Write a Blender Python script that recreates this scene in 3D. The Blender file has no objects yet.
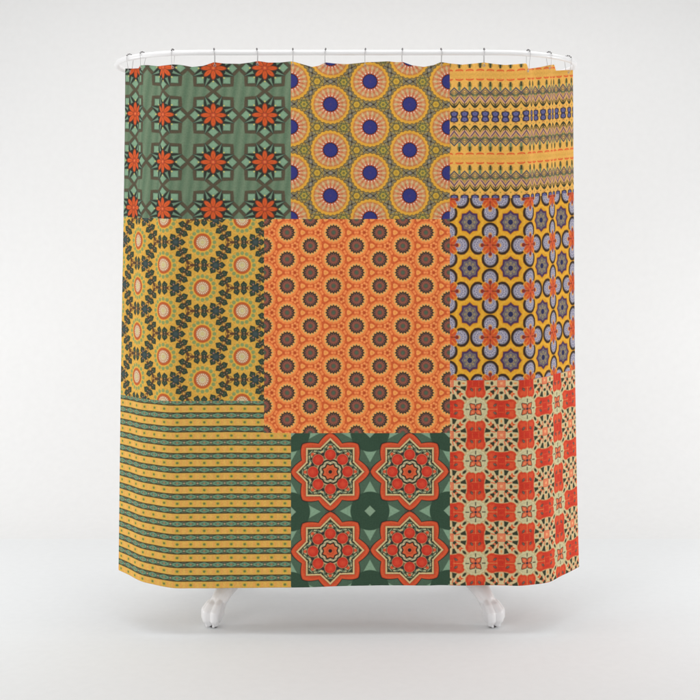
import bpy, bmesh, math, random
from mathutils import Vector, Matrix
random.seed(4)
PI = math.pi
sc = bpy.context.scene
COL = sc.collection

# ------------------------------------------------------------------ scale
S = 280.0            # photo pixels per metre in the curtain's front plane
D = 4.5              # camera distance from that plane
ZC = 1.376           # camera height
def Xp(px, y=0.0): return (px - 350.0) / (S * D) * (D + y)
def Zp(py, y=0.0): return ZC + (250.0 - py) / (S * D) * (D + y)

# ------------------------------------------------------------------ node expressions
def lin(c):
    c = c / 255.0
    return c / 12.92 if c <= 0.04045 else ((c + 0.055) / 1.055) ** 2.4
def rgb(r, g, b, k=1.0): return (lin(r) * k, lin(g) * k, lin(b) * k, 1.0)

class E:
    nt = None
    def __init__(s, v): s.v = v
    @staticmethod
    def op(o, *a, clamp=False):
        n = E.nt.nodes.new('ShaderNodeMath'); n.operation = o; n.use_clamp = clamp
        for i, q in enumerate(a):
            q = q.v if isinstance(q, E) else q
            if isinstance(q, (int, float)): n.inputs[i].default_value = q
            else: E.nt.links.new(q, n.inputs[i])
        return E(n.outputs[0])
    def __add__(s, o): return E.op('ADD', s, o)
    __radd__ = __add__
    def __sub__(s, o): return E.op('SUBTRACT', s, o)
    def __rsub__(s, o): return E.op('SUBTRACT', o, s)
    def __mul__(s, o): return E.op('MULTIPLY', s, o)
    __rmul__ = __mul__
    def __truediv__(s, o): return E.op('DIVIDE', s, o)
def ab(a): return E.op('ABSOLUTE', a)
def mn(a, b): return E.op('MINIMUM', a, b)
def mx(a, b): return E.op('MAXIMUM', a, b)
def sin(a): return E.op('SINE', a)
def cos(a): return E.op('COSINE', a)
def wrap(a, p): return E.op('WRAP', a, p / 2.0, -p / 2.0)
def ln(x, y): return E.op('SQRT', x * x + y * y)
def mad(a, m, c): return E.op('MULTIPLY_ADD', a, m, c)
def polar(x, y): return ln(x, y), E.op('ARCTAN2', y, x)
def fold(r, a, n, off=0.0):
    """mirror-fold into a wedge whose axis is angle 'off': returns x along the axis, y >= 0 beside it"""
    q = ab(wrap(a - off, 2 * PI / n))
    return r * cos(q), r * sin(q)
W = 1.0
def ins(d, w=None):                       # 1 where d < 0
    w = w or W
    return E.op('MULTIPLY_ADD', d, -1.0 / w, 0.5, clamp=True)
def circ(x, y, cx, cy, r, w=None):
    return ins(ln(x - cx, y - cy) - r, w)
def ell(x, y, cx, cy, rx, ry, w=None):
    dx = (x - cx) * (1.0 / rx); dy = (y - cy) * (1.0 / ry)
    return ins((ln(dx, dy) - 1.0) * min(rx, ry), w)
def band(d, c, h, w=None):                # |d-c| < h
    return ins(ab(d - c) - h, w)
def mix(a, b, m):
    n = E.nt.nodes.new('ShaderNodeMix'); n.data_type = 'RGBA'
    for i, q in ((6, a), (7, b)):
        if isinstance(q, tuple): n.inputs[i].default_value = q
        else: E.nt.links.new(q, n.inputs[i])
    E.nt.links.new(m.v, n.inputs[0])
    return n.outputs[2]
def rot(x, y, deg):
    c, s_ = math.cos(math.radians(deg)), math.sin(math.radians(deg))
    return x * c + y * s_, y * c - x * s_
def hexcell(x, y, p):
    """coordinates relative to the nearest centre of a hexagonal lattice, columns upright, spacing p"""
    q = p * math.sqrt(3)
    ax, ay = wrap(x, q), wrap(y, p)
    bx, by = wrap(x + q / 2, q), wrap(y + p / 2, p)
    la, lb = ln(ax, ay), ln(bx, by)
    m = E.op('LESS_THAN', la, lb)
    return bx + (ax - bx) * m, by + (ay - by) * m

# ------------------------------------------------------------------ the nine printed squares
def patch_green(u, v):
    x = wrap(u - 213.1, 51.6); y = wrap((v - 114.9) * (51.6 / 47.1), 51.6)
    r, a = polar(x, y)
    fx, fy = fold(r, a, 8)
    gx, gy = fold(r, a, 8, PI / 8)
    c = mix(rgb(92, 116, 91), rgb(110, 130, 104), ins(ab(wrap(u + v * 0.15, 9.7)) - 2.4, 4.0))
    d = mx(fx + fy * 0.78 + fy * fy * 0.012, fx)
    c = mix(c, rgb(84, 75, 58), ins(d - 28.2, 1.4))
    c = mix(c, rgb(96, 118, 94), ins(d - 23.0))
    c = mix(c, rgb(54, 60, 48), ins(mx(d - 22.9, 4.6 - fy - (21.0 - fx) * 0.2)))
    c = mix(c, rgb(40, 46, 40), ins(mx(r - 17.5, 2.0 - gy + (17.5 - gx) * 0.0)))
    c = mix(c, rgb(40, 45, 40), ins(mx(gy - (23.2 - gx) * 0.36, gx - 22.4)))
    c = mix(c, rgb(110, 138, 114), ins(mx(gy - (21.6 - gx) * 0.17, 12.2 - gx)))
    dia = ab(fx - 18.7) + fy
    c = mix(c, rgb(66, 74, 58), ins(dia - 5.9))
    c = mix(c, rgb(122, 154, 126), ins(dia - 4.9, 1.3))
    c = mix(c, rgb(128, 162, 132), ins(dia - 3.0, 3.0))
    c = mix(c, rgb(40, 44, 40), ins(r - 12.6 + gy * 0.35))
    c = mix(c, rgb(206, 190, 98), circ(fx, fy, 14.9, 0, 0.75, 1.0))
    c = mix(c, rgb(96, 38, 24), ell(fx, fy, 6.9, 0, 5.7, 2.7))
    c = mix(c, rgb(214, 92, 38), ell(fx, fy, 7.4, 0, 4.6, 2.1, 1.2))
    c = mix(c, rgb(196, 72, 34), ell(fx, fy, 7.0, 0, 2.8, 0.8, 1.4))
    c = mix(c, rgb(196, 74, 44), ins(r - 2.4))
    c = mix(c, rgb(226, 120, 60), ins(r - 1.1))
    return c

def patch_blue_rings(u, v):
    x, y = hexcell(u - 370.0, v - 127.1, 45.75)
    r, a = polar(x, y)
    fx, fy = fold(r, a, 6)
    tx, ty = fold(r, a, 3)
    sx, sy = fold(r, a, 3, PI / 3)
    hx, hy = fold(r, a, 6, PI / 6)
    c = rgb(140, 126, 84)
    ri = ln(fx - 26.4, fy)
    sa = E.op('ARCTAN2', fy, fx - 26.4)
    dk = rgb(66, 60, 58)
    c3 = cos(sa * 3.0); c6 = cos(sa * 6.0)
    c = mix(c, rgb(168, 150, 74), ins(ab(ri - 4.6) - 0.7 - c6 * 1.0))
    c = mix(c, dk, ins(ab(ri - 3.7 - c6 * 0.7) - 0.38))
    c = mix(c, rgb(186, 150, 62), ins(ab(ri - 6.6) - 0.5 + c6 * 0.9))
    c = mix(c, dk, ins(ab(ri - 6.0 + c6 * 1.4) - 0.42))
    c = mix(c, rgb(118, 120, 116), ins(ab(ri - 8.0 + c6 * 0.8) - 0.35))
    # crossing scrolls half way between two gap centres
    e = 22.87 - hx
    c = mix(c, rgb(126, 126, 122), ell(hx, hy, 22.87, 0, 1.5, 2.4))
    c = mix(c, dk, ins(ab(e - (hy - 3.4) * 0.75) - 0.45) * ins(ab(hy - 4.6) - 2.6))
    c = mix(c, dk, ins(ab(ln((e) * 1.3, hy) - 2.5) - 0.4))
    c = mix(c, rgb(54, 44, 44), ins(ab(hy - 3.5) + e - 1.2))
    c = mix(c, rgb(176, 150, 104), circ(hx, hy, 22.87, 0, 0.7))
    c = mix(c, rgb(84, 74, 50), circ(tx, ty, 26.4, 0, 3.6))
    c = mix(c, rgb(204, 164, 56), circ(tx, ty, 26.4, 0, 3.0))
    c = mix(c, rgb(180, 140, 48), circ(tx, ty, 26.4, 0, 1.5, 1.2))
    c = mix(c, rgb(122, 118, 62), circ(sx, sy, 26.4, 0, 3.3))
    c = mix(c, rgb(196, 164, 62), band(ln(sx - 26.4, sy), 2.1, 0.55))
    c = mix(c, rgb(96, 110, 56), circ(sx, sy, 23.4, 1.8, 0.8))
    n = cos(a * 28.0)
    c = mix(c, rgb(104, 82, 50), ins(r - 20.1 - n * 0.4, 1.1))
    c = mix(c, rgb(226, 168, 58), ins(r - 19.4 - n * 0.45))
    c = mix(c, rgb(214, 148, 58), ins(r - 17.3, 1.6))
    c = mix(c, rgb(186, 108, 58), ins(r - 16.4))
    c = mix(c, rgb(206, 140, 92), ins(r - 15.7))
    k = cos(a * 18.0)
    c = mix(c, rgb(208, 184, 134), ins(ab(r - 13.4) * 0.55 - k * 1.35, 1.6))
    c = mix(c, rgb(196, 112, 74), ins(ab(r - 11.4) * 0.8 + k * 1.5 + 0.1, 1.6))
    c = mix(c, rgb(190, 164, 110), ins(ab(r - 12.4) * 0.9 - k * 1.5 + 0.8, 1.4))
    c = mix(c, rgb(220, 160, 120), ins(ab(r - 10.6) * 1.2 - k * 1.0, 1.4))
    c = mix(c, rgb(192, 88, 62), ins(r - 9.3, 1.2))
    c = mix(c, rgb(230, 204, 178), ins(ab(r - 8.8) - 0.1 - k * 0.75))
    c = mix(c, rgb(30, 26, 50), ins(r - 7.5 - k * 0.22))
    c = mix(c, rgb(48, 50, 120), ins(r - 6.5, 1.0))
    c = mix(c, rgb(62, 54, 112), ins(r - 1.2, 1.4))
    return c

def patch_bands(u, v):
    x = ab(wrap(u - 454.4, 10.27)); t = ab(wrap(v - 116.6, 83.6))
    xo = 5.135 - x
    c = rgb(232, 176, 84)
    c = mix(c, rgb(222, 166, 76), band(t, 42, 2.2, 3.0))
    c = mix(c, rgb(198, 156, 84), band(t, 19.0, 6.4, 3.0))
    # woven chevrons
    c = mix(c, rgb(128, 138, 92), ins(ab(t - 20.2 - x * 0.9) - 1.0))
    c = mix(c, rgb(110, 112, 70), ins(ab(t - 17.6 - x * 1.25) - 0.5))
    c = mix(c, rgb(92, 74, 100), ins(ab(t - 14.6 - x * 1.3) - 0.95))
    c = mix(c, rgb(222, 160, 140), ins(ab(t - 12.9 - x * 1.3) - 0.5))
    c = mix(c, rgb(198, 150, 116), ins(ab(t - 20.6 + xo * xo * 0.16) - 0.45))
    c = mix(c, rgb(92, 106, 82), ins(ab(t - 21.6 - x * 0.3) - 0.5) * ins(x - 3.2))
    c = mix(c, rgb(196, 150, 66), ins(x * 1.6 + ab(t - 19.0) - 1.7))
    c = mix(c, rgb(120, 104, 72), ins(ab(t - 24.4 + x * 0.6) - 0.55))
    c = mix(c, rgb(216, 150, 110), ins(xo + ab(t - 24.4) - 1.9))
    c = mix(c, rgb(84, 44, 48), ins(ln(xo, t - 23.6) - 0.75))
    c = mix(c, rgb(66, 78, 88), ins(ab(t - 28.9 + x * 1.0) - 0.95))
    c = mix(c, rgb(222, 178, 90), ins(x * 1.4 + ab(t - 25.6) - 1.6))
    c = mix(c, rgb(118, 134, 92), ins(xo - 1.25) * band(t, 28.5, 2.6))
    c = mix(c, rgb(58, 66, 44), ins(xo - 1.2 + (t - 33.0) * 0.06) * band(t, 32.6, 2.4))
    c = mix(c, rgb(120, 110, 52), ins(ab(xo - 1.8) - 0.3) * band(t, 31.5, 2.0))
    # drooping dark crescents
    c = mix(c, rgb(60, 70, 60), ins(ab(t - 23.0 - x * 0.85 + 3.2) - 0.5) * ins(ab(x - 2.6) - 1.6))
    c = mix(c, rgb(70, 66, 78), ins(ab(t - 26.6 + x * 0.9) - 0.45))
    c = mix(c, rgb(54, 58, 36), ins(ab(t - 9.9 - x * x * 0.20) - 1.5 + x * 0.15) )
    c = mix(c, rgb(64, 72, 42), ins(ab(t - 11.6 - x * 0.9) - 0.6) * ins(x - 2.4))
    c = mix(c, rgb(60, 62, 42), ins(x - 0.5) * band(t, 12.2, 2.0))
    c = mix(c, rgb(140, 136, 60), circ(xo, t, 0, 7.8, 0.7))
    c = mix(c, rgb(186, 110, 56), circ(x, t, 1.2, 7.0, 0.5))
    # blue hourglasses
    hw = E.op('SINE', mn(t, 5.4) * 0.50) * 1.55 + 2.05
    c = mix(c, rgb(38, 38, 52), ins(mx(x - hw - 0.55, t - 6.0 + x * 0.25)))
    c = mix(c, rgb(80, 80, 132), ins(mx(x - hw + 0.75, t - 4.5 + x * 0.15)))
    c = mix(c, rgb(112, 110, 150), ins(ab(ln(x, t - 2.9) - 1.4) - 0.35))
    c = mix(c, rgb(40, 38, 66), ins(ab(t - 0.4) - 0.4) * ins(x - 3.0))
    c = mix(c, rgb(146, 92, 66), circ(x, t, 0, 6.3, 0.6))
    c = mix(c, rgb(150, 130, 60), circ(xo, t, 0, 1.2, 0.9))
    # red dashes
    c = mix(c, rgb(222, 88, 44), ins(ab(t - 36.7 - xo * xo * 0.06) - 0.75) * ins(xo - 3.9))
    c = mix(c, rgb(216, 130, 56), ins(ab(t - 38.0) - 0.3) * ins(xo - 1.8))
    return c

def patch_sunflower(u, v):
    x, y = hexcell(u - 242.1, v - 311.0, 45.85)
    r, a = polar(x, y)
    fx, fy = fold(r, a, 3, PI / 3)        # axis toward the dark stars
    lx, ly = fold(r, a, 3)                # axis toward the light gaps
    c = rgb(214, 164, 66)
    ml, dk = rgb(92, 60, 40), rgb(46, 62, 48)
    c = mix(c, rgb(92, 66, 42), circ(lx, ly, 26.4, 0, 3.7))
    c = mix(c, rgb(206, 158, 62), circ(lx, ly, 26.4, 0, 3.0))
    c = mix(c, rgb(146, 88, 66), band(ln(lx - 26.4, ly), 1.5, 0.4))
    hx, hy = fold(r, a, 6, PI / 6)
    c = mix(c, ml, ins(ab(hx - 22.9) - 1.35) * ins(hy - 12.5))
    for ang, rr in ((25.0, 20.6), (46.3, 20.9), (0.0, 21.4)):
        px, py = rot(fx, fy, ang)
        # bud, pointed toward the flower
        py = ab(py)
        d = py - mn((px - rr + 4.8) * 1.0, (rr + 2.1 - px) * 0.75 + 1.6)
        d = mx(d, py - 3.25)
        c = mix(c, dk, ins(d))
        c = mix(c, rgb(86, 96, 66), circ(px, py, rr - 0.9, 1.0, 0.55))
        c = mix(c, rgb(176, 128, 104), circ(px, py, rr + 1.3, -0.4, 0.75))
    for ang, rr in ((12.1, 23.9), (36.0, 23.1)):
        px, py = rot(fx, fy, ang)
        c = mix(c, rgb(96, 62, 38), circ(px, py, rr, 0, 2.1))
        c = mix(c, rgb(204, 152, 74), circ(px, py, rr, 0, 1.35))
    si = ln(fx - 26.4, fy)
    sa = E.op('ARCTAN2', fy, fx - 26.4)
    c = mix(c, rgb(44, 60, 54), ins(si - 4.7 - cos(sa * 6.0) * 1.1))
    c = mix(c, rgb(64, 78, 78), ins(si - 2.2, 2.0))
    c = mix(c, rgb(150, 112, 100), circ(fx, fy, 22.3, 0, 0.8))
    # flower
    k = cos(a * 16.0)
    c = mix(c, rgb(222, 174, 76), ins(r - 15.6))
    c = mix(c, rgb(206, 148, 52), ins(ab(r - 14.4) - 0.15 + k * 0.4))
    ox, oy = fold(r, a, 16)
    c = mix(c, rgb(170, 156, 74), circ(ox, oy, 11.9, 0, 2.1))
    c = mix(c, rgb(134, 150, 92), circ(ox, oy, 11.9, 0, 1.6))
    c = mix(c, rgb(226, 170, 64), ins(r - 9.8))
    c = mix(c, rgb(190, 90, 40), ins(r - 8.9))
    c = mix(c, rgb(160, 76, 40), ins(r - 6.9))
    c = mix(c, rgb(196, 142, 100), ins(r - 6.5))
    k = cos(a * 18.0)
    c = mix(c, rgb(232, 222, 204), ins(ab(r - 5.1) * 1.0 - k * 1.0 + 0.1))
    c = mix(c, rgb(196, 172, 124), ins(r - 3.9))
    c = mix(c, rgb(226, 214, 186), ins(ab(r - 2.7) * 0.9 - cos(a * 12.0) * 0.9))
    c = mix(c, rgb(206, 190, 130), ins(r - 1.5))
    return c

def patch_orange(u, v):
    x, y = hexcell(u - 356.6, v - 299.3, 26.72)
    r, a = polar(x, y)
    fx, fy = fold(r, a, 6)
    hx, hy = fold(r, a, 6, PI / 6)
    tx, ty = fold(r, a, 3)
    sx, sy = fold(r, a, 3, PI / 3)
    c = rgb(214, 100, 46)
    c = mix(c, rgb(178, 70, 32), circ(sx, sy, 15.4, 0, 1.6, 1.4))
    c = mix(c, rgb(238, 150, 84), circ(sx, sy, 13.0, 1.6, 1.15))
    ti = ln(tx - 15.4, ty)
    c = mix(c, rgb(190, 78, 38), band(ti, 2.9, 0.5))
    c = mix(c, rgb(238, 156, 84), ins(ti - 2.3 - cos(E.op('ARCTAN2', ty, tx - 15.4) * 3.0) * 0.35))
    c = mix(c, rgb(230, 146, 62), ins(ti - 0.9))
    c = mix(c, rgb(236, 142, 80), circ(hx, hy, 13.36, 1.2, 1.15))
    c = mix(c, rgb(186, 78, 40), circ(hx, hy, 12.6, 3.3, 0.7))
    c = mix(c, rgb(206, 90, 44), band(r, 11.7, 0.3))
    k = cos(a * 16.0)
    c = mix(c, rgb(234, 140, 72), ins(r - 11.3 - k * 0.2))
    c = mix(c, rgb(228, 122, 62), ins(ab(r - 10.2) - 0.2 + k * 0.3))
    c = mix(c, rgb(236, 160, 84), ins(r - 9.3, 1.4))
    c = mix(c, rgb(184, 170, 108), ins(ab(r - 8.3) - 0.1 - k * 0.4, 0.9))
    c = mix(c, rgb(42, 42, 36), ins(r - 7.4 - k * 0.55))
    c = mix(c, rgb(112, 74, 62), ins(ab(r - 5.4) - 0.3 - k * 0.5, 1.2))
    c = mix(c, rgb(120, 76, 64), ins(r - 5.0 - k * 0.4, 1.2))
    c = mix(c, rgb(144, 80, 64), ins(ab(r - 3.4) - 0.6, 1.0))
    c = mix(c, rgb(96, 78, 66), ins(r - 2.3))
    c = mix(c, rgb(74, 94, 72), ins(r - 1.5))
    return c

def patch_shells(u, v):
    y0 = (v - 245.2) * (41.1 / 46.0)
    x = wrap(u - 490.1, 41.1); y = wrap(y0, 41.1)
    sx = wrap(u - 490.1 + 20.55, 41.1); sy = wrap(y0 + 20.55, 41.1)
    c = rgb(222, 158, 40)
    r, a = polar(x, y); q, b = polar(sx, sy)
    c = mix(c, rgb(232, 174, 52), band(q, 12.9, 1.2, 2.0))
    px, py = fold(q, b, 8, PI / 8)
    c = mix(c, rgb(200, 108, 42), circ(px, py, 14.2, 0, 1.1, 1.0))
    fx, fy = fold(r, a, 4)
    # shells
    w_ = ln((fx - 12.4), fy * 0.93)
    c = mix(c, rgb(50, 34, 26), ins(w_ - 8.0))
    c = mix(c, rgb(120, 112, 116), ins(ln(fx - 12.0, fy) - 6.3))
    c = mix(c, rgb(158, 154, 172), ins(ln(fx - 11.8, fy) - 5.8, 1.0))
    sa = E.op('ARCTAN2', fy, fx - 9.6); sr = ln(fx - 9.6, fy)
    kk = cos(sa * 14.0)
    c = mix(c, rgb(108, 102, 118), ins(ab(sr - 6.2) - kk * 0.6) * ins(w_ - 6.3))
    c = mix(c, rgb(116, 108, 128), ins(ab(sr - 4.0) + kk * 0.6) * ins(w_ - 6.3))
    c = mix(c, rgb(206, 198, 200), ins(ab(sr - 4.9) - kk * 0.4) * ins(w_ - 6.3))
    c = mix(c, rgb(218, 162, 92), circ(fx, fy, 9.4, 0, 1.9, 1.3))
    # red flower in the middle
    gx, gy = fold(r, a, 4, PI / 4)
    c = mix(c, rgb(236, 166, 48), ins(mx(gx - 10.2, gy - 3.0 + (gx - 6.0) * 0.25)))
    c = mix(c, rgb(214, 110, 40), ell(gx, gy, 6.0, 0, 3.6, 3.0, 1.2))
    c = mix(c, rgb(202, 76, 34), ins(ab(gy - 1.3 - (gx - 4.0) * 0.12) - 0.95) * ins(ab(gx - 4.6) - 3.2))
    c = mix(c, rgb(226, 126, 50), ins(gy - 0.5) * ins(ab(gx - 6.2) - 2.2))
    c = mix(c, rgb(150, 46, 26), ins(fy - 0.75) * ins(fx - 7.0))
    c = mix(c, rgb(206, 80, 40), ell(fx, fy, 4.2, 1.9, 2.6, 0.9, 1.0))
    c = mix(c, rgb(140, 42, 28), circ(fx, fy, 8.0, 0, 1.8))
    c = mix(c, rgb(206, 84, 54), ins(r - 1.8))
    # eight-pointed purple stars
    ux, uy = fold(q, b, 8)
    st = (ux + uy * 0.80) * 0.91
    c = mix(c, rgb(128, 62, 44), ins(st - 10.0, 1.0))
    c = mix(c, rgb(70, 50, 88), ins(st - 9.3))
    c = mix(c, rgb(124, 112, 104), ins(st - 7.4))
    c = mix(c, rgb(150, 134, 96), circ(ux, uy, 5.0, 0, 1.2, 1.0))
    c = mix(c, rgb(84, 80, 108), band(ln(ux - 4.4, uy), 1.9, 0.3) )
    c = mix(c, rgb(104, 100, 108), ins(q - 3.3))
    c = mix(c, rgb(160, 140, 100), ins(ab(q - 2.8) - 0.4, 0.9))
    c = mix(c, rgb(32, 38, 84), ins(st - 2.5))
    return c

def patch_stripes(u, v):
    P = 13.46
    x = ab(wrap(u - 231.2, P)); y = wrap(v - 449.3, P); t = ab(y); d = P / 2 - t
    c = rgb(222, 175, 84)
    c = mix(c, rgb(222, 164, 82), ins(ab(x - 3.4) - 1.8, 2.0) * ins(t - 2.6, 1.2))
    c = mix(c, rgb(208, 172, 66), ins(x - 2.4, 1.5) * ins(t - 2.4, 1.5))
    c = mix(c, rgb(118, 128, 72), ins(ln(x * 0.85, t) - 1.25, 0.9))
    c = mix(c, rgb(88, 110, 66), ins(ln(x, t) - 0.6, 0.8))
    c = mix(c, rgb(74, 56, 30), ins(d - 3.35))
    c = mix(c, rgb(42, 44, 32), ins(d - 2.7))
    lens = ln(x * 0.26, d) + x * 0.17
    c = mix(c, rgb(88, 122, 94), ins(lens - 2.5))
    c = mix(c, rgb(122, 158, 126), band(lens, 1.75, 0.22))
    c = mix(c, rgb(96, 112, 90), ins(lens - 1.0))
    c = mix(c, rgb(196, 150, 100), ins(ln(x, d) - 0.75))
    c = mix(c, rgb(84, 48, 34), ins(ln(x, d) - 0.35, 0.5))
    c = mix(c, rgb(176, 150, 118), ins(ln(P / 2 - x, d * 1.1) - 0.95))
    c = mix(c, rgb(120, 128, 100), ins(ab(d - 1.9 + (P / 2 - x) * 0.1) - 0.2) * ins(P / 2 - x - 2.6))
    return c

def gy_(r, a):
    """a soft eight-lobed ring distance"""
    return r + cos(a * 8.0) * 0.55 + cos(a * 16.0) * 0.2

def patch_stars(u, v):
    P = 79.3
    x = wrap(u - 330.3, P); y = wrap(v - 471.9, P)
    X2 = wrap(u - 330.3 + P / 2, P); Y2 = wrap(v - 471.9 + P / 2, P)
    r, a = polar(x, y); q, b = polar(X2, Y2)
    fx, fy = fold(r, a, 8)
    gx, gy = fold(q, b, 4)
    c = rgb(74, 100, 80)
    c = mix(c, rgb(46, 74, 56), ins(q - 19.6, 1.0))
    c = mix(c, rgb(80, 84, 72), ins(34.5 - q, 1.2) * ins(gy - 6))
    c = mix(c, rgb(130, 162, 134), ins(mx(19.6 - q, gy - (30.0 - gx) * 0.55)) )
    c = mix(c, rgb(134, 160, 134), ins(ab(X2) + ab(Y2) - 5.4))
    d = fx + fy * 0.30 + fy * fy * 0.052
    c = mix(c, rgb(40, 36, 30), ins(d - 40.2))
    c = mix(c, rgb(206, 76, 42), ins(d - 39.0))
    c = mix(c, rgb(218, 92, 52), band(d, 37.0, 0.8, 1.8))
    c = mix(c, rgb(150, 66, 42), ins(fx + fy * 0.95 - 34.7))
    d2 = fx + fy * 1.0
    c = mix(c, rgb(216, 190, 136), ins(d2 - 34.1))
    c = mix(c, rgb(58, 62, 44), ins(d2 - 31.9))
    c = mix(c, rgb(166, 180, 140), ins(d2 - 30.4))
    # small leaves and dots of the inner lace
    c = mix(c, rgb(54, 64, 46), ins(mx(fy - (31.4 - fx) * 0.75, 28.0 - fx)))
    c = mix(c, rgb(206, 178, 126), ins(r - 22.6))
    c = mix(c, rgb(206, 186, 136), ins(ab(fy - (fx - 18) * 0.42) - 0.8) * ins(ab(fx - 23.5) - 3.0))
    c = mix(c, rgb(42, 44, 34), ins(ab(fy - 3.4 + (fx - 24.0) * 0.5) - 0.55) * ins(ab(fx - 23.5) - 3.4))
    c = mix(c, rgb(42, 44, 34), ins(ab(fy - 5.2 - (fx - 21.0) * 0.3) - 0.55) * ins(ab(fx - 21.0) - 3.4))
    nx, ny = fold(r, a, 8, PI / 8)
    c = mix(c, rgb(44, 46, 36), ins(ab(fx - 26.6 - fy * 0.15) - 0.5) * ins(fy - 4.6))
    c = mix(c, rgb(44, 46, 36), ins(ab(fy - 6.2 + (fx - 20.0) * 0.45) - 0.5) * ins(ab(fx - 21.0) - 3.6))
    c = mix(c, rgb(166, 186, 148), ell(nx, ny, 21.8, 2.6, 2.2, 1.2))
    c = mix(c, rgb(40, 40, 32), circ(nx, ny, 24.4, 1.9, 0.9))
    c = mix(c, rgb(40, 40, 32), circ(fx, fy, 22.4, 3.9, 0.9))
    c = mix(c, rgb(40, 40, 32), ins(ab(ny - (nx - 17.5) * 0.62) - 0.45) * ins(ab(nx - 20.5) - 3.0))
    c = mix(c, rgb(46, 42, 52), circ(nx, ny, 19.3, 0, 1.65))
    c = mix(c, rgb(40, 42, 34), band(nx, 23.4, 0.5) * ins(ny - 1.9))
    c = mix(c, rgb(214, 86, 50), circ(fx, fy, 24.9, 0, 1.75))
    c = mix(c, rgb(48, 46, 34), band(ln(fx - 17.1, fy), 6.2, 0.45))
    c = mix(c, rgb(206, 182, 132), ins(r - 13.8))
    c = mix(c, rgb(202, 50, 34), circ(fx, fy, 17.2, 0, 5.5))
    c = mix(c, rgb(216, 70, 46), circ(fx, fy, 17.8, 0, 2.8, 3.0))
    # centre rosette
    wob = cos(a * 16.0)
    c = mix(c, rgb(38, 40, 32), ins(gy_(r, a) - 12.5))
    c = mix(c, rgb(204, 188, 146), ins(gy_(r, a) - 10.6))
    c = mix(c, rgb(150, 150, 118), ins(ab(r - 9.4) - 0.3 + wob * 0.5))
    d3 = nx + ny * 0.95
    c = mix(c, rgb(38, 34, 28), ins(d3 - 9.7))
    c = mix(c, rgb(214, 96, 54), ins(d3 - 7.8))
    c = mix(c, rgb(204, 74, 42), ins(ab(r - 3.6) - 0.7, 1.2))
    c = mix(c, rgb(32, 26, 26), ins(r - 1.9))
    return c

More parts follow.
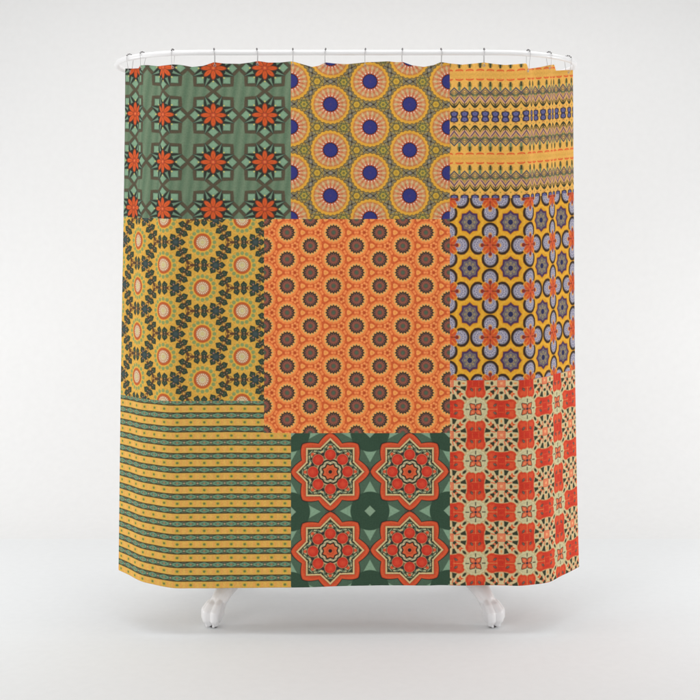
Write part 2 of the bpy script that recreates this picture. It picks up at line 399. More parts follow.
def patch_red(u, v):
    P = 51.85
    x = ab(wrap(u - 475.4, P)); y = ab(wrap(v - 460.9, P))
    X, Y = mx(x, y), mn(x, y)                           # eight-fold inside the cell, round the cream disc
    cx, cy = P / 2 - x, P / 2 - y                       # from the lace centre
    A, B = mx(cx, cy), mn(cx, cy)
    c = rgb(211, 190, 142)
    H = P / 2
    # red blobs centred on the cell edges
    ex = H - X                                          # distance from blob waist along its length
    body = mx(Y - 8.4 - ex * 0.08, ex - 9.8)
    lobe = (ln((ex - 9.3) * 0.95, (Y - 4.5)) - 5.35)
    blob = mn(body, lobe)
    c = mix(c, rgb(212, 112, 62), ins(blob - 0.5))
    c = mix(c, rgb(206, 54, 30), ins(blob + 0.2))
    c = mix(c, rgb(220, 82, 46), ins(mx(ab(ex - 10.0) - 2.6, ab(Y - 4.6) - 3.0), 2.5))
    c = mix(c, rgb(200, 49, 29), ins(mx(Y - 7.2, ex - 2.4), 2.4))
    c = mix(c, rgb(216, 84, 44), ins(ab(Y - 3.2) - 0.3) * ins(ex - 2.6))
    c = mix(c, rgb(222, 112, 60), ins(ab(ex - 4.4) - 0.15) * ins(Y - 4.5))
    c = mix(c, rgb(226, 136, 78), ins(Y - 0.3) * ins(4.0 - ex))
    px, py = rot(ex - 6.3, Y - 4.0, -35)
    c = mix(c, rgb(92, 58, 50), ell(px, py, 0, 0, 2.0, 1.25))
    c = mix(c, rgb(120, 112, 96), ell(px, py, 0.4, 0, 1.0, 0.5))
    # lace round the cell corner
    dk = rgb(46, 54, 38); rd = rgb(218, 84, 44)
    c = mix(c, rd, ins(ab(A - 10.6) + ab(B - 10.6) * 2.6 - 3.8) )
    c = mix(c, rd, ins(ab(B - 10.6) + ab(A - 10.6) * 2.6 - 3.8) )
    c = mix(c, rgb(226, 150, 90), circ(A, B, 10.4, 10.2, 0.8))
    qx, qy = rot(A - 13.6, B - 4.5, 12)
    c = mix(c, dk, ins(mx(ab(qx) - 2.7, ab(qy) - 1.0 - (qx + 2.7) * 0.30)))
    c = mix(c, rgb(226, 140, 70), ell(A, B, 13.9, 0, 1.5, 0.8))
    c = mix(c, dk, ell(A, B, 9.6, 0, 1.5, 2.0))
    c = mix(c, rd, ins(ab(B - 3.4 - (A - 8.0) * 0.25) - 0.5) * ins(ab(A - 8.2) - 2.4))
    sx, sy = rot(A - 8.3, B - 8.3, 45)
    c = mix(c, dk, ins(mx(ab(sx) - 2.1, ab(sy) - 1.7 - sx * 0.5)))
    c = mix(c, dk, circ(A, B, 5.1, 5.0, 1.85))
    c = mix(c, rgb(212, 176, 130), circ(A, B, 6.7, 6.7, 0.5))
    c = mix(c, rd, ins(ab(B - 6.2) - 0.5) * ins(ab(A - 6.9) - 1.6))
    c = mix(c, rd, ins(ab(A - 3.6) - 0.55) * ins(B - 4.1))
    c = mix(c, rgb(228, 122, 84), ins(A - 3.0))
    c = mix(c, rgb(240, 172, 120), ins(A - 1.3))
    # radial dark ticks between disc and lace
    tx, ty = rot(x - 10.9, y - 10.9, 45)
    c = mix(c, dk, ell(tx, ty, 0.4, 0, 2.6, 1.4))
    # cream disc
    r, a = polar(x, y)
    c = mix(c, rgb(180, 150, 96), ins(r - 12.5 - cos(a * 16.0) * 0.35))
    c = mix(c, rgb(206, 196, 152), ins(r - 12.0 - cos(a * 16.0) * 0.35))
    c = mix(c, rgb(192, 184, 140), band(r, 9.5, 0.6, 1.5))
    c = mix(c, rgb(44, 44, 40), ins(Y - 0.55) * ins(ab(X - 8.3) - 1.9))
    sx, sy = rot(x, y, 45)
    sy = ab(sy)
    dd = sy - mn((8.9 - sx) * 0.62, sx * 0.45 + 1.1)
    c = mix(c, rgb(64, 40, 30), ins(mx(dd - 0.4, sx - 8.4)))
    c = mix(c, rgb(222, 106, 66), ins(mx(dd + 0.55, sx - 7.4)))
    c = mix(c, rgb(236, 146, 100), ins(ab(sx - 4.3) - 0.9, 1.0) * ins(sy - 0.6))
    c = mix(c, rgb(50, 40, 60), ins(r - 1.3))
    return c

def fabric_material(name, fn, gain=1.05):
    m = bpy.data.materials.new(name); m.use_nodes = True
    nt = m.node_tree; E.nt = nt
    bs = nt.nodes['Principled BSDF']
    uv = nt.nodes.new('ShaderNodeUVMap'); uv.uv_map = 'print'
    sp = nt.nodes.new('ShaderNodeSeparateXYZ'); nt.links.new(uv.outputs[0], sp.inputs[0])
    u = E(sp.outputs[0]) * 700.0; v = E(sp.outputs[1]) * 700.0
    nz = nt.nodes.new('ShaderNodeTexNoise'); nz.inputs['Scale'].default_value = 60; nz.inputs['Detail'].default_value = 3
    nt.links.new(uv.outputs[0], nz.inputs['Vector'])
    c = mix(fn(u, v), rgb(168, 160, 146), E.op('ADD', 0.025, 0.0))
    # printed cotton look: slight unevenness of the ink, fine weave
    n2 = nt.nodes.new('ShaderNodeTexNoise'); n2.inputs['Scale'].default_value = 420; n2.inputs['Detail'].default_value = 2
    nt.links.new(uv.outputs[0], n2.inputs['Vector'])
    var = (E(nz.outputs[0]) - 0.5) * 0.20 + (E(n2.outputs[0]) - 0.5) * 0.42 + gain
    vm = nt.nodes.new('ShaderNodeVectorMath'); vm.operation = 'SCALE'
    nt.links.new(c, vm.inputs[0]); nt.links.new(var.v, vm.inputs['Scale'])
    nt.links.new(vm.outputs[0], bs.inputs['Base Color'])
    bs.inputs['Roughness'].default_value = 0.85
    bs.inputs['Specular IOR Level'].default_value = 0.18
    weave = sin(u * 2 * PI / 1.1) * 0.5 + sin(v * 2 * PI / 1.1) * 0.5 + E(n2.outputs[0]) * 1.5 + E(nz.outputs[0]) * 4.0
    bp = nt.nodes.new('ShaderNodeBump'); bp.inputs['Strength'].default_value = 0.25; bp.inputs['Distance'].default_value = 0.0006
    nt.links.new(weave.v, bp.inputs['Height']); nt.links.new(bp.outputs[0], bs.inputs['Normal'])
    return m

MATS = [fabric_material(n, f, 1.11 if f is patch_orange else 1.03) for n, f in (
    ('print_green_flowers', patch_green), ('print_blue_rings', patch_blue_rings), ('print_gold_bands', patch_bands),
    ('print_sunflowers', patch_sunflower), ('print_orange_rounds', patch_orange), ('print_shells', patch_shells),
    ('print_stripes', patch_stripes), ('print_red_stars', patch_stars), ('print_red_lace', patch_red))]

def plain(name, col, rough=0.5, metal=0.0, spec=0.5, coat=0.0, bump=0.0, bscale=30):
    m = bpy.data.materials.new(name); m.use_nodes = True; nt = m.node_tree
    b = nt.nodes['Principled BSDF']
    b.inputs['Roughness'].default_value = rough; b.inputs['Metallic'].default_value = metal
    b.inputs['Specular IOR Level'].default_value = spec; b.inputs['Coat Weight'].default_value = coat
    tc = nt.nodes.new('ShaderNodeTexCoord'); nz = nt.nodes.new('ShaderNodeTexNoise')
    nz.inputs['Scale'].default_value = bscale; nz.inputs['Detail'].default_value = 4
    nt.links.new(tc.outputs['Object'], nz.inputs['Vector'])
    mxn = nt.nodes.new('ShaderNodeMix'); mxn.data_type = 'RGBA'
    mxn.inputs[6].default_value = col; mxn.inputs[7].default_value = tuple(q * 0.95 for q in col[:3]) + (1,)
    nt.links.new(nz.outputs[0], mxn.inputs[0]); nt.links.new(mxn.outputs[2], b.inputs['Base Color'])
    if bump:
        bp = nt.nodes.new('ShaderNodeBump'); bp.inputs['Strength'].default_value = 1.0; bp.inputs['Distance'].default_value = bump
        nt.links.new(nz.outputs[0], bp.inputs['Height']); nt.links.new(bp.outputs[0], b.inputs['Normal'])
    return m
M_rod = plain('white_enamel_rod', (0.86, 0.85, 0.85, 1), 0.28, coat=0.3)
M_tub = plain('white_enamel', (0.84, 0.82, 0.82, 1), 0.22, coat=0.5)
M_foot = plain('white_painted_iron', (0.85, 0.84, 0.845, 1), 0.42, coat=0.1, bump=0.0010, bscale=55)
M_pad = plain('dark_rubber', (0.10, 0.09, 0.09, 1), 0.7)
M_wire = plain('brushed_steel', (0.55, 0.54, 0.54, 1), 0.35, metal=0.8)
M_bead = plain('dark_steel_bead', (0.16, 0.155, 0.155, 1), 0.35, metal=0.6)
M_eye = plain('steel_eyelet', (0.5, 0.48, 0.45, 1), 0.35, metal=0.8)
M_back = plain('pale_backdrop', (0.87, 0.87, 0.865, 1), 0.9, spec=0.1)
M_floor = plain('pale_floor', (0.865, 0.878, 0.883, 1), 0.8, spec=0.2)

# ------------------------------------------------------------------ object helpers
def link_mesh(name, verts, faces, mat, parent=None, smooth=True):
    me = bpy.data.meshes.new(name); me.from_pydata([tuple(v) for v in verts], [], faces)
    for m in (mat if isinstance(mat, list) else [mat]): me.materials.append(m)
    if smooth: me.polygons.foreach_set('use_smooth', [True] * len(me.polygons))
    me.update()
    o = bpy.data.objects.new(name, me); COL.objects.link(o)
    if parent: o.parent = parent
    return o
def thing(name, label, cat, loc=(0, 0, 0), group=None):
    o = bpy.data.objects.new(name, None); COL.objects.link(o); o.location = loc; o.empty_display_size = 0.05
    o['label'] = label; o['category'] = cat
    if group: o['group'] = group
    return o
def tube(pts, rad, n=12, closed=False):
    """vertices and faces of a tube through pts"""
    V, F = [], []; N = len(pts); pts = [Vector(p) for p in pts]
    up = None
    for i, p in enumerate(pts):
        a = pts[(i - 1) % N] if (closed or i > 0) else pts[i]
        b = pts[(i + 1) % N] if (closed or i < N - 1) else pts[i]
        t = (b - a).normalized()
        if up is None:
            up = Vector((0, 0, 1)) if abs(t.z) < 0.9 else Vector((1, 0, 0))
        up = (up - t * up.dot(t)).normalized(); sd = t.cross(up)
        rr = rad[i] if isinstance(rad, (list, tuple)) else rad
        for k in range(n):
            q = 2 * PI * k / n
            V.append(p + (up * math.cos(q) + sd * math.sin(q)) * rr)
    for i in range(N if closed else N - 1):
        j = (i + 1) % N
        for k in range(n):
            F.append((i * n + k, i * n + (k + 1) % n, j * n + (k + 1) % n, j * n + k))
    if not closed:
        F.append(tuple(range(n))[::-1]); F.append(tuple((N - 1) * n + k for k in range(n)))
    return V, F
def sphere(V, F, c, r, sc_=(1, 1, 1), nu=14, nv=9, basis=None):
    o = len(V); c = Vector(c)
    for j in range(nv + 1):
        th = PI * j / nv
        for i in range(nu):
            ph = 2 * PI * i / nu
            p = Vector((math.sin(th) * math.cos(ph) * sc_[0], math.sin(th) * math.sin(ph) * sc_[1], math.cos(th) * sc_[2])) * r
            if basis: p = basis @ p
            V.append(c + p)
    for j in range(nv):
        for i in range(nu):
            F.append((o + j * nu + i, o + (j + 1) * nu + i, o + (j + 1) * nu + (i + 1) % nu, o + j * nu + (i + 1) % nu))

# ------------------------------------------------------------------ curtain ring rod
CXL, CXR, RR, CYR = -0.534, 0.503, 0.36, 0.36
ZR = Zp(52.6)
def ring_pt(t):
    """t in metres along the front straight and round the ends; t=0 at x=0 of the front, + to the right"""
    if -abs(CXL) <= t <= CXR: return Vector((t, 0, ZR)), Vector((1, 0, 0))
    if t > CXR:
        a = (t - CXR) / RR
        return Vector((CXR + RR * math.sin(a), CYR - RR * math.cos(a), ZR)), Vector((math.cos(a), math.sin(a), 0))
    a = (-t + CXL) / RR
    return Vector((CXL - RR * math.sin(a), CYR - RR * math.cos(a), ZR)), Vector((math.cos(a), -math.sin(a), 0))
pts = []
for i in range(12): pts.append((CXL + (CXR - CXL) * i / 12, 0, ZR))
for i in range(32):
    a = PI * i / 32; pts.append((CXR + RR * math.sin(a), CYR - RR * math.cos(a), ZR))
for i in range(12): pts.append((CXR + (CXL - CXR) * i / 12, 2 * CYR, ZR))
for i in range(32):
    a = PI * i / 32; pts.append((CXL - RR * math.sin(a), CYR + RR * math.cos(a), ZR))
V, F = tube(pts, 0.0098, 20, True)
rod = link_mesh('curtain_rod', V, F, M_rod)
rod['label'] = 'white oval curtain rod carrying the patchwork curtain over the tub'; rod['category'] = 'curtain rod'

# ------------------------------------------------------------------ curtain
U0, U1, UL, UR = 165.0, 526.0, 92.0, 617.0
hooks_px = [130.0, 143.0, 173.0, 214.6, 257.5, 293.0, 325.0, 365.0, 402.0, 441.5, 484.0, 528.3, 549.0, 568.0]
def solve_t(px):
    lo, hi = (-1.3, 0.0) if px < 350 else (0.0, 1.3)
    lo, hi = (CXL - RR * 1.45, 0.0) if px < 350 else (0.0, CXR + RR * 1.45)
    for _ in range(50):
        m = (lo + hi) / 2; p, _t = ring_pt(m)
        q = 350 + p.x * S * D / (D + p.y)
        if q < px: lo = m
        else: hi = m
    return (lo + hi) / 2
def smooth(x): x = max(0.0, min(1.0, x)); return x * x * (3 - 2 * x)
def interp(tab, x):
    if x <= tab[0][0]: return tab[0][1]
    for (a, b), (c, d) in zip(tab, tab[1:]):
        if x <= c:
            return b + (d - b) * ((x - a) / (c - a))
    return tab[-1][1]
def softinterp(tab, x):
    if x <= tab[0][0]: return tab[0][1]
    for (a, b), (c, d) in zip(tab, tab[1:]):
        if x <= c:
            return b + (d - b) * smooth((x - a) / (c - a))
    return tab[-1][1]
def side(s, th0, bend=0.05):
    """plan of a side return: s metres past the fold; direction eases from 0 to th0"""
    n = max(1, int(s / 0.004)); x = y = 0.0; h = s / n
    for i in range(n):
        q = (i + 0.5) * h
        th = th0 * smooth(q / bend)
        x += math.cos(th) * h; y += math.sin(th) * h
    return x, y
_cache = {}
def base_plan(u, f):                                  # f 0 at the top, 1 at the hem
    if u < U0 + 6:
        k = ('L', round(u, 3))
        if k not in _cache: _cache[k] = [side((U0 + 6 - u) / S, math.radians(t), b) for t, b in ((50.5, 0.075), (49.5, 0.16))]
        (ax, ay), (bx, by) = _cache[k]
        g = f ** 1.5
        return (U0 + 6 - 350) / S - (ax + (bx - ax) * g), ay + (by - ay) * g
    if u > U1 - 6:
        k = ('R', round(u, 3))
        if k not in _cache: _cache[k] = [side((u - U1 + 6) / S, math.radians(t), b) for t, b in ((51.0, 0.06), (53.5, 0.16))]
        (ax, ay), (bx, by) = _cache[k]
        g = f ** 1.5
        return (U1 - 6 - 350) / S + (ax + (bx - ax) * g), ay + (by - ay) * g
    return (u - 350) / S, 0.0
def gauss(x, c, w): return math.exp(-((x - c) / w) ** 2)
hook_u = []
def u_of_px(px, f=0.0):
    lo, hi = UL - 20, UR + 20
    for _ in range(50):
        m = (lo + hi) / 2; x, y = base_plan(m, f)
        if 350 + x * S * D / (D + y) < px: lo = m
        else: hi = m
    return (lo + hi) / 2
hook_u = [u_of_px(p) for p in hooks_px]
def ripple(u, f):
    """small push toward (-) or away from (+) the camera"""
    y = 0.0
    for a, b in zip(hook_u, hook_u[1:]):
        if a <= u <= b:
            y += math.sin(PI * (u - a) / (b - a)) ** 2 * 0.015 * (1 - f) ** 1.7 * min(1, (b - a) / 38)
    # long hanging folds, strongest at the gathered ends
    y += -0.0060 * gauss(u, 176, 11) * (0.9 + 0.3 * f)
    y += 0.0065 * gauss(u, 152, 12) * (1.0 - 0.3 * f)
    y += -0.0040 * gauss(u, 128, 13) * (1 - 0.45 * f)
    y += 0.0015 * gauss(u, 110, 8) * (1 - 0.4 * f)
    y += 0.009 * gauss(u, 222 + 10 * f, 14) * (1 - 0.4 * f)
    y += -0.009 * gauss(u, 300 + 8 * f, 22) * (1 - 0.5 * f)
    y += 0.008 * gauss(u, 350, 16) * (1 - 0.6 * f)
    y += 0.010 * gauss(u, 446 - 6 * f, 9) * (1 - 0.5 * f)
    y += -0.010 * gauss(u, 466, 12) * (1 - 0.3 * f)
    y += -0.0065 * gauss(u, 518, 10) * (0.8 + 0.4 * f)
    y += 0.0060 * gauss(u, 538, 11) * (1 - 0.3 * f)
    y += -0.0030 * gauss(u, 558, 11) * (1 - 0.45 * f)
    y += 0.0015 * gauss(u, 578, 8) * (1 - 0.45 * f)
    y += -0.0010 * gauss(u, 598, 8) * (1 - 0.45 * f)
    y += 0.003 * math.sin(u * 0.045 + 2 * f) * f
    y += 0.004 * math.sin(u * 0.016 + 5 * f + 1) * f
    return y
def plan(u, f):
    x, y = base_plan(u, f); x2, y2 = base_plan(u + 0.5, f); x1, y1 = base_plan(u - 0.5, f)
    tx, ty = x2 - x1, y2 - y1; l = math.hypot(tx, ty)
    r = ripple(u, f)
    return x - ty / l * r, y + tx / l * r
# measured top edge (px in the picture)
top_tab = [(120, 68), (133, 68.3), (139.0, 68), (140.5, 65.2), (148, 65), (158, 66.2), (173, 64.4), (180, 64.8), (192, 67), (203, 66),
           (214, 62.2), (224, 63.6), (240, 63.9), (250, 62.6), (258, 61), (268, 62.6), (280, 62.6), (292, 61.3), (300, 63.5), (312, 67),
           (319, 65.8), (325.5, 62.4), (335, 63.6), (347, 64.2), (358, 63.2), (366, 62.2), (376, 62), (388, 61.3), (396, 62.2), (403, 62),
           (412, 65.4), (424, 67), (434, 65), (441, 62), (450, 63.5), (462, 64.7), (474, 63.6), (484, 62.4), (494, 64), (505, 65),
           (516, 64.3), (526.5, 63.3), (528.0, 68.8), (540, 67), (551, 64.6), (554, 64.4), (555.6, 70.2), (565, 69.6), (580, 69.2)]
dL = [(60, 9.5), (115, 7.3), (219, 3.4), (401, 1.0), (540, 4.0), (587, 6.0)]
dR = [(60, 14.5), (80, 13.5), (198, 9), (380, 4.6), (587, 5.0)]
def drift(u, v):
    if u < U0 + 12:
        s = smooth_lin((U0 + 12 - u) / (U0 + 12 - UL)); return interp(dL, v) * s
    if u > U1 - 12:
        s = smooth_lin((u - U1 + 12) / (UR - U1 + 12)); return interp(dR, v) * s
    return 0.0
def smooth_lin(x): return x * x / (0.12 + x) * 1.12 if x > 0 else 0.0
us = []
u = UL
lines = [264.0, 291.0, 450.0]
while u < UR - 0.2:
    us.append(u); u += 1.5 if not (532 < u < 575 or 120 < u < 150) else 0.75
us.append(UR)
us = [q for q in us if min(abs(q - l) for l in lines) > 0.6] + lines; us.sort()
vl = [198.0, 219.0, 380.0, 401.0, 433.0]
vs = []; v = 60.0
while v < 587.0:
    vs.append(v); v += 2.0 if v < 100 else 4.5
vs.append(587.0)
vs = [q for q in vs if min(abs(q - l) for l in vl) > 1.2] + vl; vs.sort()
V, UV = [], []
hem_tab = [(92, 0.3), (150, 0), (185, 1.0), (235, 1.2), (291, 0.2), (330, -1.2), (380, -1.8), (430, -1.2), (470, -2.0), (520, -1.4), (560, 0.2), (617, 0)]
for v in vs:
    f = (v - 60) / 527.0
    for u in us:
        x, y = plan(u, f)
        vt = v
        if v < 100:                                   # compress so the first row sits on the scalloped top edge
            px = 350 + x * S * D / (D + y)
            x0, y0 = plan(u, 0.0)
            px0 = 350 + x0 * S * D / (D + y0)
            T = interp(top_tab, px0)
            vg = 250 - (250 - T) * (D + y0) / D
            vtop = vg + drift(u, 60)
            vt = vtop + (100 - vtop) * (v - 60) / 40.0
        z = ZC + (250 - (vt - drift(u, vt))) / S
        if v > 433: z -= interp(hem_tab, u) / S * (v - 433) / 154.0 * 1.0
        V.append((x, y, z)); UV.append((u / 700.0, vt / 700.0))
nu = len(us); F = []; MI = []
for j in range(len(vs) - 1):
    vm = (vs[j] + vs[j + 1]) / 2
    for i in range(nu - 1):
        um = (us[i] + us[i + 1]) / 2
        F.append((j * nu + i, (j + 1) * nu + i, (j + 1) * nu + i + 1, j * nu + i + 1))
        if um > 450: k = 2 if vm < 198 else (5 if vm < 380 else 8)
        elif um > 264 and 219 < vm < 433: k = 4
        elif um > 291: k = 1 if vm < 219 else 7
        else: k = 0 if vm < 219 else (3 if vm < 401 else 6)
        MI.append(k)
curtain = thing('shower_curtain', 'patchwork shower curtain of nine patterned squares hanging from the white rod', 'shower curtain', (0, 0.0, Zp(587)))
panel = link_mesh('curtain_panel', V, F, MATS, None)
me = panel.data
me.polygons.foreach_set('material_index', MI)
uvl = me.uv_layers.new(name='print')
li = [0] * len(me.loops); me.loops.foreach_get('vertex_index', li)
flat = []
for q in li: flat.extend(UV[q])
uvl.data.foreach_set('uv', flat)
sol = panel.modifiers.new('thickness', 'SOLIDIFY'); sol.thickness = 0.0012; sol.offset = 1
sol.use_rim = True
def parent_keep(o, p):
    o.parent = p
    o.matrix_parent_inverse = Matrix.Translation(p.location).inverted()
parent_keep(panel, curtain)

def top_z(u):
    x0, y0 = plan(u, 0.0); px0 = 350 + x0 * S * D / (D + y0)
    T = interp(top_tab, px0)
    return x0, y0, ZC + (250 - T) / (S * D) * (D + y0)

# ------------------------------------------------------------------ hooks
hook_labels = [
 'leftmost curtain hook, opened sideways on the rod curve above green print',
 'second curtain hook from the left, close beside the leftmost one',
 'third curtain hook from the left, where the rod starts to straighten',
 'fourth curtain hook from the left, above a green and orange flower column',
 'fifth curtain hook from the left, last one above the green square',
 'sixth curtain hook from the left, at the seam of green and blue ring squares',
 'seventh curtain hook from the left, above the first full blue ring column',
 'eighth curtain hook from the left, above the middle blue ring column',
 'ninth curtain hook from the left, above the third blue ring column',
 'tenth curtain hook from the left, just before the gold banded square',
 'eleventh curtain hook from the left, over the middle of the flat gold bands',
 'third curtain hook from the right, at the step in the gold banded top edge',
 'second curtain hook from the right, over the gathered gold pleat',
 'rightmost curtain hook, opened sideways near the right curve of the rod']
for hp, hu, lab in zip(hooks_px, hook_u, hook_labels):
    p, tan = ring_pt(solve_t(hp))
    cx, cy, cz = top_z(hu + (1.0 if hp in (528.3,) else 0.0) - (1.5 if hp == 528.3 else 0))
    t = thing('curtain_hook', lab, 'curtain hook', tuple(p), 'steel roller hooks along the curtain rod')
    nrm = Vector((-tan.y, tan.x, 0))              # across the rod, away from the camera
    if nrm.y < 0: nrm = -nrm
    bot = Vector((cx, cy, cz - 0.010)) - p
    R1 = 0.0145
    P_ = []
    up = Vector((0, 0, 1))
    # from the eyelet (front leg), up, over the rod, down the back leg, and through the eyelet
    tilt = random.uniform(-0.003, 0.003)
    P_.append(bot + nrm * 0.004 + up * -0.002)
    P_.append(bot - nrm * 0.004 + up * -0.003)
    P_.append(bot - nrm * 0.008 + up * 0.004)
    for k in range(13):
        a = -0.25 + (PI + 0.5) * k / 12
        P_.append(-nrm * (R1 * math.cos(a)) + up * (R1 * math.sin(a)) + tan * tilt * math.sin(a))
    P_.append(bot + nrm * 0.009 + up * 0.010)
    P_.append(bot + nrm * 0.006 + up * 0.002)
    Vv, Ff = tube(P_, 0.00095, 8)
    w = link_mesh('wire', Vv, Ff, M_wire, t)
    for k, a in enumerate((0.6, 1.1, 1.57, 2.05, 2.55)):
        Vv, Ff = [], []
        sphere(Vv, Ff, -nrm * (R1 * math.cos(a)) + up * (R1 * math.sin(a)) + tan * tilt * math.sin(a), 0.0027, nu=12, nv=8)
        link_mesh('roller_bead', Vv, Ff, M_bead, t)
    # eyelet ring in the cloth, a part of the curtain
    x1, y1 = plan(hu - 1, 0); x2, y2 = plan(hu + 1, 0)
    tt = Vector((x2 - x1, y2 - y1, 0)).normalized(); nn = Vector((tt.y, -tt.x, 0))
    c0 = Vector((cx, cy, cz - 0.0115)) + nn * 0.0012
    circp = [c0 + (tt * math.cos(2 * PI * k / 18) + up * math.sin(2 * PI * k / 18)) * 0.0042 for k in range(18)]
    Vv, Ff = tube(circp, 0.0008, 6, True)
    e = link_mesh('eyelet', Vv, Ff, M_eye); parent_keep(e, curtain)

# ------------------------------------------------------------------ bathtub
tub = thing('bathtub', 'white clawfoot bathtub standing hidden behind the curtain, only its feet showing', 'bathtub', (0.01, 0.385, 0))
V, F = [], []
TX, TR = 0.50, 0.285
prof = []   # (scale 0..1 of radius, z) outside then inside
for k in range(15):
    q = k / 14 * PI / 2
    prof.append((0.02 + 0.86 * math.sin(q) ** 0.75, 0.215 + 0.17 * (1 - math.cos(q))))
prof += [(0.92, 0.46), (0.955, 0.55), (0.975, 0.60), (1.03, 0.607), (1.06, 0.62), (1.06, 0.635), (1.03, 0.648), (0.98, 0.648), (0.95, 0.635), (0.93, 0.58), (0.90, 0.46)]
for k in range(13):
    q = (1 - k / 12) * PI / 2
    prof.append((0.01 + 0.83 * math.sin(q) ** 0.75, 0.235 + 0.17 * (1 - math.cos(q))))
NS = 96
for (s_, z) in prof:
    for i in range(NS):
        a = 2 * PI * i / NS
        ca, sa = math.cos(a), math.sin(a)
        xx = (TX * (s_ if s_ < 0.9 else 0.9 + (s_ - 0.9) * 0.5)) * max(-1, min(1, ca * 2.2)) + TR * s_ * ca
        V.append((xx, TR * s_ * sa, z))
for j in range(len(prof) - 1):
    for i in range(NS):
        F.append((j * NS + i, j * NS + (i + 1) % NS, (j + 1) * NS + (i + 1) % NS, (j + 1) * NS + i))
F.append(tuple(range(NS))[::-1]); F.append(tuple((len(prof) - 1) * NS + i for i in range(NS)))
link_mesh('basin', V, F, M_tub, tub)

def make_foot(name):
    """a lion-paw foot; +x is outward, z up, origin on the floor under the toes"""
    V, F = [], []
    def chain(pts, n=9):
        for (a, ra), (b, rb) in zip(pts, pts[1:]):
            a, b = Vector(a), Vector(b)
            for k in range(n):
                t = k / n; sphere(V, F, a.lerp(b, t), ra + (rb - ra) * t, nu=16, nv=10)
        sphere(V, F, pts[-1][0], pts[-1][1], nu=16, nv=10)
    # leg: broad knee under the tub, thin ankle
    chain([((-0.112, 0, 0.245), 0.048), ((-0.100, 0, 0.215), 0.046), ((-0.082, 0, 0.180), 0.041), ((-0.062, 0, 0.150), 0.036), ((-0.040, 0, 0.122), 0.0295),
           ((-0.024, 0, 0.098), 0.0275), ((-0.014, 0, 0.072), 0.0265), ((-0.012, 0, 0.050), 0.0255), ((-0.010, 0, 0.032), 0.021)])
    # fur scallops at the back of the ankle
    for k in range(3):
        chain([((-0.056 + k * 0.013, s_ * 0.014, 0.142 - k * 0.02), 0.019 - k * 0.0015) for s_ in (-1, 1)], 4)
    # four toes curling over the front, unequal
    for lat, ln_, rr in ((-0.0245, -0.005, 0.0150), (0.0, 0.006, 0.0165), (0.0245, -0.005, 0.0150)):
        chain([((-0.020, lat * 0.55, 0.100), rr * 0.70), ((0.004 + ln_, lat * 0.95, 0.080), rr * 0.92), ((0.017 + ln_, lat * 1.12, 0.057), rr * 1.06),
               ((0.019 + ln_, lat * 1.08, 0.034), rr * 0.96), ((0.010 + ln_, lat * 0.85, 0.018), rr * 0.72)], 7)
        chain([((0.017 + ln_, lat * 1.0, 0.020), rr * 0.45), ((0.020 + ln_, lat * 0.9, 0.009), rr * 0.28)], 4)
    for sgn in (-1, 1):
        chain([((-0.046, sgn * 0.016, 0.120), 0.017), ((-0.058, sgn * 0.020, 0.142), 0.014)], 5)
        chain([((-0.030, sgn * 0.019, 0.098), 0.013), ((-0.042, sgn * 0.023, 0.112), 0.010)], 5)
    chain([((-0.004, 0, 0.022), 0.017), ((-0.002, 0, 0.0175), 0.015)], 3)
    me = bpy.data.meshes.new(name); me.from_pydata([tuple(v) for v in V], [], F); me.update()
    o = bpy.data.objects.new(name, me); COL.objects.link(o)
    r = o.modifiers.new('r', 'REMESH'); r.mode = 'VOXEL'; r.voxel_size = 0.0022
    s_ = o.modifiers.new('s', 'SMOOTH'); s_.iterations = 3; s_.factor = 0.5
    dg = bpy.context.evaluated_depsgraph_get(); dg.update()
    m2 = bpy.data.meshes.new_from_object(o.evaluated_get(dg))
    o.modifiers.clear(); o.data = m2; bpy.data.meshes.remove(me)
    m2.materials.clear(); m2.materials.append(M_foot)
    m2.polygons.foreach_set('use_smooth', [True] * len(m2.polygons))
    return o
foot0 = make_foot('foot')
Vv, Ff = [], []
for zz, rr in ((0.0, 0.0105), (0.0, 0.0125), (0.006, 0.0125), (0.007, 0.011)):
    for k in range(20): Vv.append((rr * math.cos(2 * PI * k / 20) - 0.0, rr * math.sin(2 * PI * k / 20), zz + (0.0015 if rr == 0.0105 and zz == 0 else 0.002)))
for j in range(3):
    for k in range(20): Ff.append((j * 20 + k, j * 20 + (k + 1) % 20, (j + 1) * 20 + (k + 1) % 20, (j + 1) * 20 + k))
Ff.append(tuple(range(20))[::-1]); Ff.append(tuple(60 + k for k in range(20)))
FY = 0.10
spots = [(Xp(213.5, FY), FY, 180 + 38), (Xp(492.5, FY), FY, -38), (Xp(213.5, FY), 0.67, 180 - 38), (Xp(492.5, FY), 0.67, 38)]
for i, (fx_, fy_, rz) in enumerate(spots):
    f = foot0 if i == 0 else foot0.copy()
    if i: COL.objects.link(f)
    f.parent = tub
    f.location = (fx_ - tub.location.x, fy_ - tub.location.y, 0.0)
    f.rotation_euler = (0, 0, math.radians(rz)); f.scale = (1.1, 1.14, 1.0)
    pd = link_mesh('floor_pad', Vv, Ff, M_pad, f)

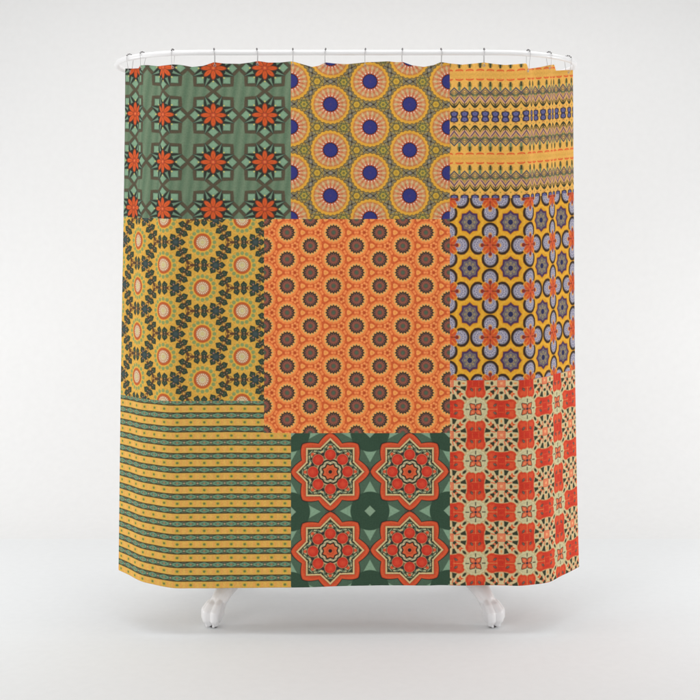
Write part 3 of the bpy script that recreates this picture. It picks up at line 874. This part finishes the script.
# ------------------------------------------------------------------ floor and wall: a seamless pale sweep
V = [(-8, -7, 0), (8, -7, 0), (8, 1.5, 0), (-8, 1.5, 0)]
fl = link_mesh('floor', V, [(0, 1, 2, 3)], M_floor, smooth=True); fl['kind'] = 'structure'
V, F = [], []
prof = []
RC = 0.9
for k in range(33):
    a = PI / 2 * k / 32; prof.append((1.5 + RC * math.sin(a), RC * (1 - math.cos(a))))
prof += [(1.5 + RC, z) for z in (1.4, 2.4, 3.4, 4.6)]
for (y, z) in prof: V += [(-8, y, z), (8, y, z)]
for j in range(len(prof) - 1): F.append((2 * j, 2 * j + 1, 2 * j + 3, 2 * j + 2))
wl = link_mesh('wall', V, F, M_back); wl['kind'] = 'structure'

# ------------------------------------------------------------------ camera
cam = bpy.data.cameras.new('camera'); co = bpy.data.objects.new('camera', cam); COL.objects.link(co)
co.location = (0, -D, ZC); co.rotation_euler = (PI / 2, 0, 0)
cam.lens = 36 * S * D / 700.0; cam.sensor_width = 36; cam.shift_y = -100 / 700.0
cam.clip_end = 60; cam.clip_start = 0.05
sc.camera = co

# ------------------------------------------------------------------ light
w = bpy.data.worlds.new('World'); sc.world = w; w.use_nodes = True
bg = w.node_tree.nodes['Background']; bg.inputs[0].default_value = (1, 1, 1, 1); bg.inputs[1].default_value = 0.50
def area(name, loc, aim, sx, sy, power, col=(1, 1, 1)):
    l = bpy.data.lights.new(name, 'AREA'); l.shape = 'RECTANGLE'; l.size = sx; l.size_y = sy; l.energy = power; l.color = col
    o = bpy.data.objects.new(name, l); COL.objects.link(o); o.location = loc
    o.rotation_euler = (Vector(aim) - Vector(loc)).to_track_quat('-Z', 'Y').to_euler()
    return o
area('key_softbox', (-2.6, -4.2, 2.1), (0, 0, 1.1), 1.8, 1.6, 50)
area('fill_softbox', (2.4, -4.6, 1.8), (0, 0, 1.0), 2.0, 1.6, 17)
area('overhead_softbox', (0, -0.25, 2.95), (0, -0.1, 0), 3.6, 0.7, 20)
area('rear_overhead_softbox', (0, 0.95, 3.1), (0, 1.2, 0), 3.6, 0.9, 14)
area('backdrop_light', (-3.9, 0.5, 0.55), (0.8, 2.2, 0.9), 1.4, 0.9, 17)
area('backdrop_light', (3.9, 0.5, 0.55), (-0.8, 2.2, 0.9), 1.4, 0.9, 23)
area('low_side_light', (-3.4, 0.15, 0.85), (0.2, 0.2, 0.0), 0.7, 0.5, 16.0)
area('low_side_light', (3.4, 0.15, 0.85), (-0.2, 0.2, 0.0), 0.7, 0.5, 16.0)

sc.view_settings.view_transform = 'Standard'; sc.view_settings.look = 'None'
sc.view_settings.exposure = 0; sc.view_settings.gamma = 1
